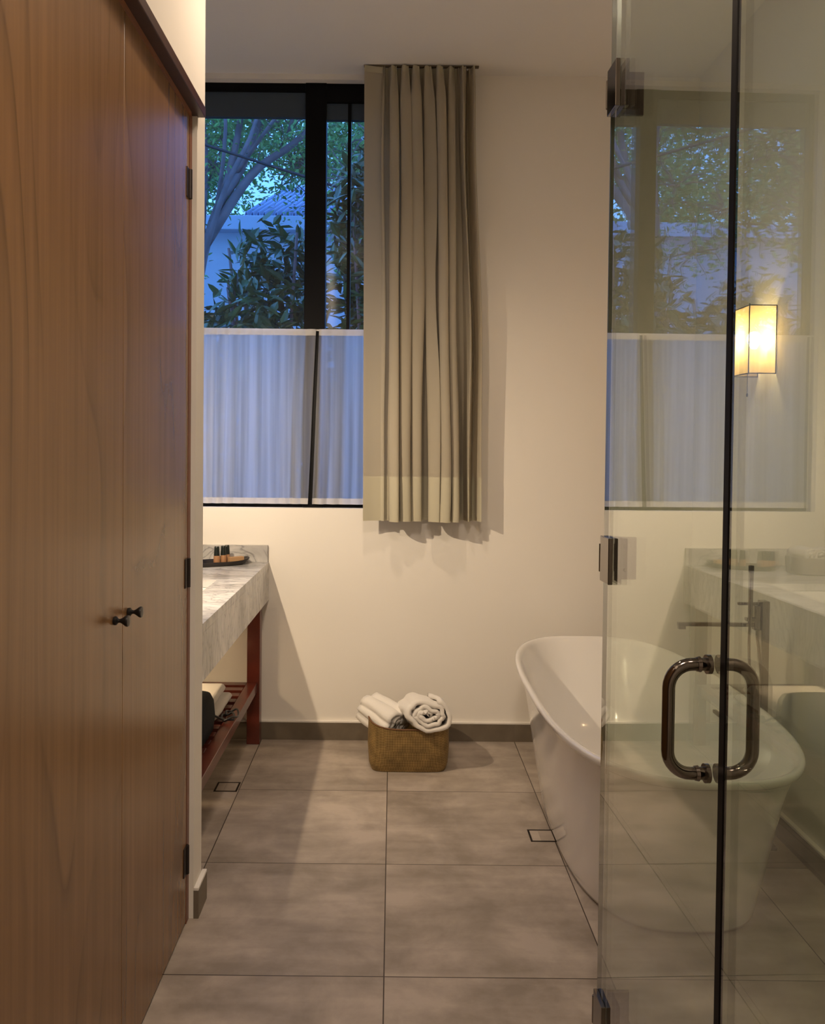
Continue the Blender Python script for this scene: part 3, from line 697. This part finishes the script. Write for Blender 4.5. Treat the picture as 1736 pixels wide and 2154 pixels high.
tree('garden_tree',(-1.95,8,0),[([(-1.95,8,0),(-1.9,8,2.4),(-1.72,8,3.5),(-1.45,8,4.0),(-1.15,8,4.9),(-.9,8,6)],.05,.025),([(-1.78,8,3.3),(-1.35,8,3.95),(-.95,8,4.25),(-.5,8,4.7)],.05,.02),([(-1.85,8,3.2),(-1.8,8,4.2),(-1.95,8,5.2)],.05,.02),([(-1.6,8,3.8),(-1.45,8,4.6),(-1.5,8,5.6)],.04,.015),([(-1.2,8,4.75),(-.8,8.1,5.0),(-.35,8,5.7)],.03,.01),([(-1.88,8,2.9),(-1.55,7.7,3.7),(-1.25,7.6,4.3),(-1.1,7.5,5.2)],.03,.012),([(-1.7,8,3.5),(-1.5,7.5,4.2),(-1.55,7.4,5.2)],.022,.01),([(-1.5,8,3.95),(-1.0,7.5,4.35),(-.6,7.4,4.5)],.022,.008),([(-1.0,7.9,4.3),(-.8,7.6,4.8),(-.75,7.5,5.4)],.018,.008)],
  [(-2.2,8,3.3,.4),(-2.5,8,3.7,.4),(-2.0,8,3.9,.4),(-1.75,8.2,4.1,.35),(-.4,8,3.9,.4),(-.5,8,3.4,.4),(-.2,8,4.3,.4)]+[(R.uniform(-2.5,.3),R.uniform(7.7,8.4),R.uniform(4.45,6.0),.40) for _ in range(44)],20000,.058,'slender tree with leaning branches outside the window',21,1)
tree('garden_tree',(-.55,10.2,0),[([(-.55,10.2,0),(-.5,10.2,3),(-.35,10.2,5),(-.1,10.2,6.5)],.10,.04)],
  [(R.uniform(-2.8,.6),R.uniform(9.6,10.8),R.uniform(4.6,6.8),.5) for _ in range(34)],13000,.075,'leafy tree outside behind the right window pane',22,1)
tree('garden_tree',(-3.9,8.6,0),[([(-3.9,8.6,0),(-3.8,8.6,2.5),(-3.5,8.6,4.2),(-3.1,8.6,6)],.12,.04),([(-3.8,8.6,2.8),(-4.3,8.6,4),(-4.9,8.6,5.4)],.07,.03)],
  [(R.uniform(-5.4,-2.95),R.uniform(8,9.2),R.uniform(3.2,5.8),.42) for _ in range(36)],9000,.085,'leafy tree seen reflected in the shower glass',23,1)
tree('garden_tree',(-4.5,20,0),[([(-4.5,20,0),(-4.4,20,4),(-4.0,20,7),(-3.6,20,9)],.2,.06),([(-4.4,20,4),(-6,20,6.5),(-7,20,8)],.12,.05),([(-4.3,20,5),(-2.6,20,7),(-1.4,20,9)],.12,.05)],
  [(R.uniform(-9,1),R.uniform(19,21),R.uniform(6.2,9.4),.8) for _ in range(60)],26000,.14,'broad distant tree behind the house',24,1)
# neighbour house
hs=tag(empty('neighbour_house',(-1.8,13,0)),'pale house with corrugated roof beyond the garden','house')
def hl(mb,name,m,**k):
    o=mb.build(name,m,hs,**k); o.location=(1.8,-13,0); return o
hl(MB().box((-9,12.1,-.02),(.8,17,4.48)),'wall',M['housewall'])
hl(MB().box((-9.1,11.9,4.40),(.9,12.1,4.60)),'fascia',simple('fascia_paint',(.5,.55,.66),.7),bevel=.01)
k=MB(); nC=40
def rf(u,v):
    x=-2.15+2.9*u; y=12.15+2.6*v; return (x+.28*v,y,4.66+1.17*v+.055*math.sin(u*2*PI*34))
k.grid(rf,416,2); hl(k,'corrugated_roof',M['roof'],smooth=True,solid=.01)
hl(MB().box((-1.95,14.7,5.80),(1.1,14.95,5.97)),'ridge_cap',M['ridge'],bevel=.01)
# overhead cable
k=MB(); a=Vector((-1.56,7,3.85)); b_=Vector((-.745,7,3.60))
a2=a+(a-b_)*4.5; b2=b_+(b_-a)*1.6
k.tube([a2,a,b_,b2],.012,8); o=k.build('overhead_cable',M['cable'],smooth=True); tag(o,'black overhead cable crossing the garden trees','cable')
# ------------------------------------------------------------------ world and lamps
w=bpy.data.worlds.new('dusk'); bpy.context.scene.world=w; w.use_nodes=True; nt=w.node_tree; nt.nodes.clear()
ow=nt.nodes.new('ShaderNodeOutputWorld'); bg=nt.nodes.new('ShaderNodeBackground')
tc=N(nt,'ShaderNodeTexCoord'); nz=N(nt,'ShaderNodeTexNoise'); nz.inputs['Scale'].default_value=3; nz.inputs['Detail'].default_value=4
L(nt,tc.outputs['Generated'],nz.inputs['Vector'])
cr=ramp(nt,[(.35,(.08,.26,.88)),(.65,(.14,.40,1.0))]); L(nt,nz.outputs['Fac'],cr.inputs[0]); L(nt,cr.outputs[0],bg.inputs[0])
bg.inputs[1].default_value=2.9; L(nt,bg.outputs[0],ow.inputs[0])
WARM=(1,.74,.46)
def lamp(kind,name,loc,e,c,size=.03,rot=(0,0,0),spot=None,blend=.5):
    l=bpy.data.lights.new(name,kind); l.energy=e; l.color=c
    if kind=='AREA': l.shape='DISK'; l.size=size
    else: l.shadow_soft_size=size
    if spot: l.spot_size=spot; l.spot_blend=blend
    o=bpy.data.objects.new(name,l); col.objects.link(o); o.location=loc; o.rotation_euler=rot; return o
#lamp('POINT','sconce_light',(XR-.052,3.225,1.850),6,WARM,.02)
so=lamp('SPOT','wall_spotlight_beam',(-.90+SD.x*.022,YP1+.0955+SD.y*.022,1.83+SD.z*.022),68,(1,.79,.55),.012,spot=math.radians(125),blend=.85); so.rotation_euler=(-SD).to_track_quat('Z','Y').to_euler()
lamp('SPOT','ceiling_downlight',(-.12,2.55,3.11),34,(1,.77,.56),.035,spot=math.radians(140),blend=.7)
lamp('AREA','under_counter_light',(-1.05,3.45,.655),2.6,(1,.72,.42),.10)
lamp('AREA','hall_fill_light',(.05,.4,3.10),33,(1,.82,.66),.35)  # added fill light near the camera, brightens the near floor and wardrobe
# ------------------------------------------------------------------ camera
cam=bpy.data.cameras.new('camera'); co=bpy.data.objects.new('camera',cam); col.objects.link(co)
cam.sensor_fit='HORIZONTAL'; cam.sensor_width=36; cam.lens=1780/1736*36
cam.shift_x=(868-826.6)/1736; cam.shift_y=-(1077-977)/1736
cam.clip_start=.02
co.matrix_world=Matrix.Translation((0,0,1.40))@Matrix.Rotation(PI/2-.0223,4,'X')@Matrix.Rotation(.01,4,'Z')
sc=bpy.context.scene; sc.camera=co
sc.view_settings.view_transform='Standard'; sc.view_settings.look='None'; sc.view_settings.exposure=.18; sc.view_settings.gamma=1; sc.view_settings.use_curve_mapping=False
sc.cycles.max_bounces=12; sc.cycles.transparent_max_bounces=24; sc.cycles.sample_clamp_indirect=6
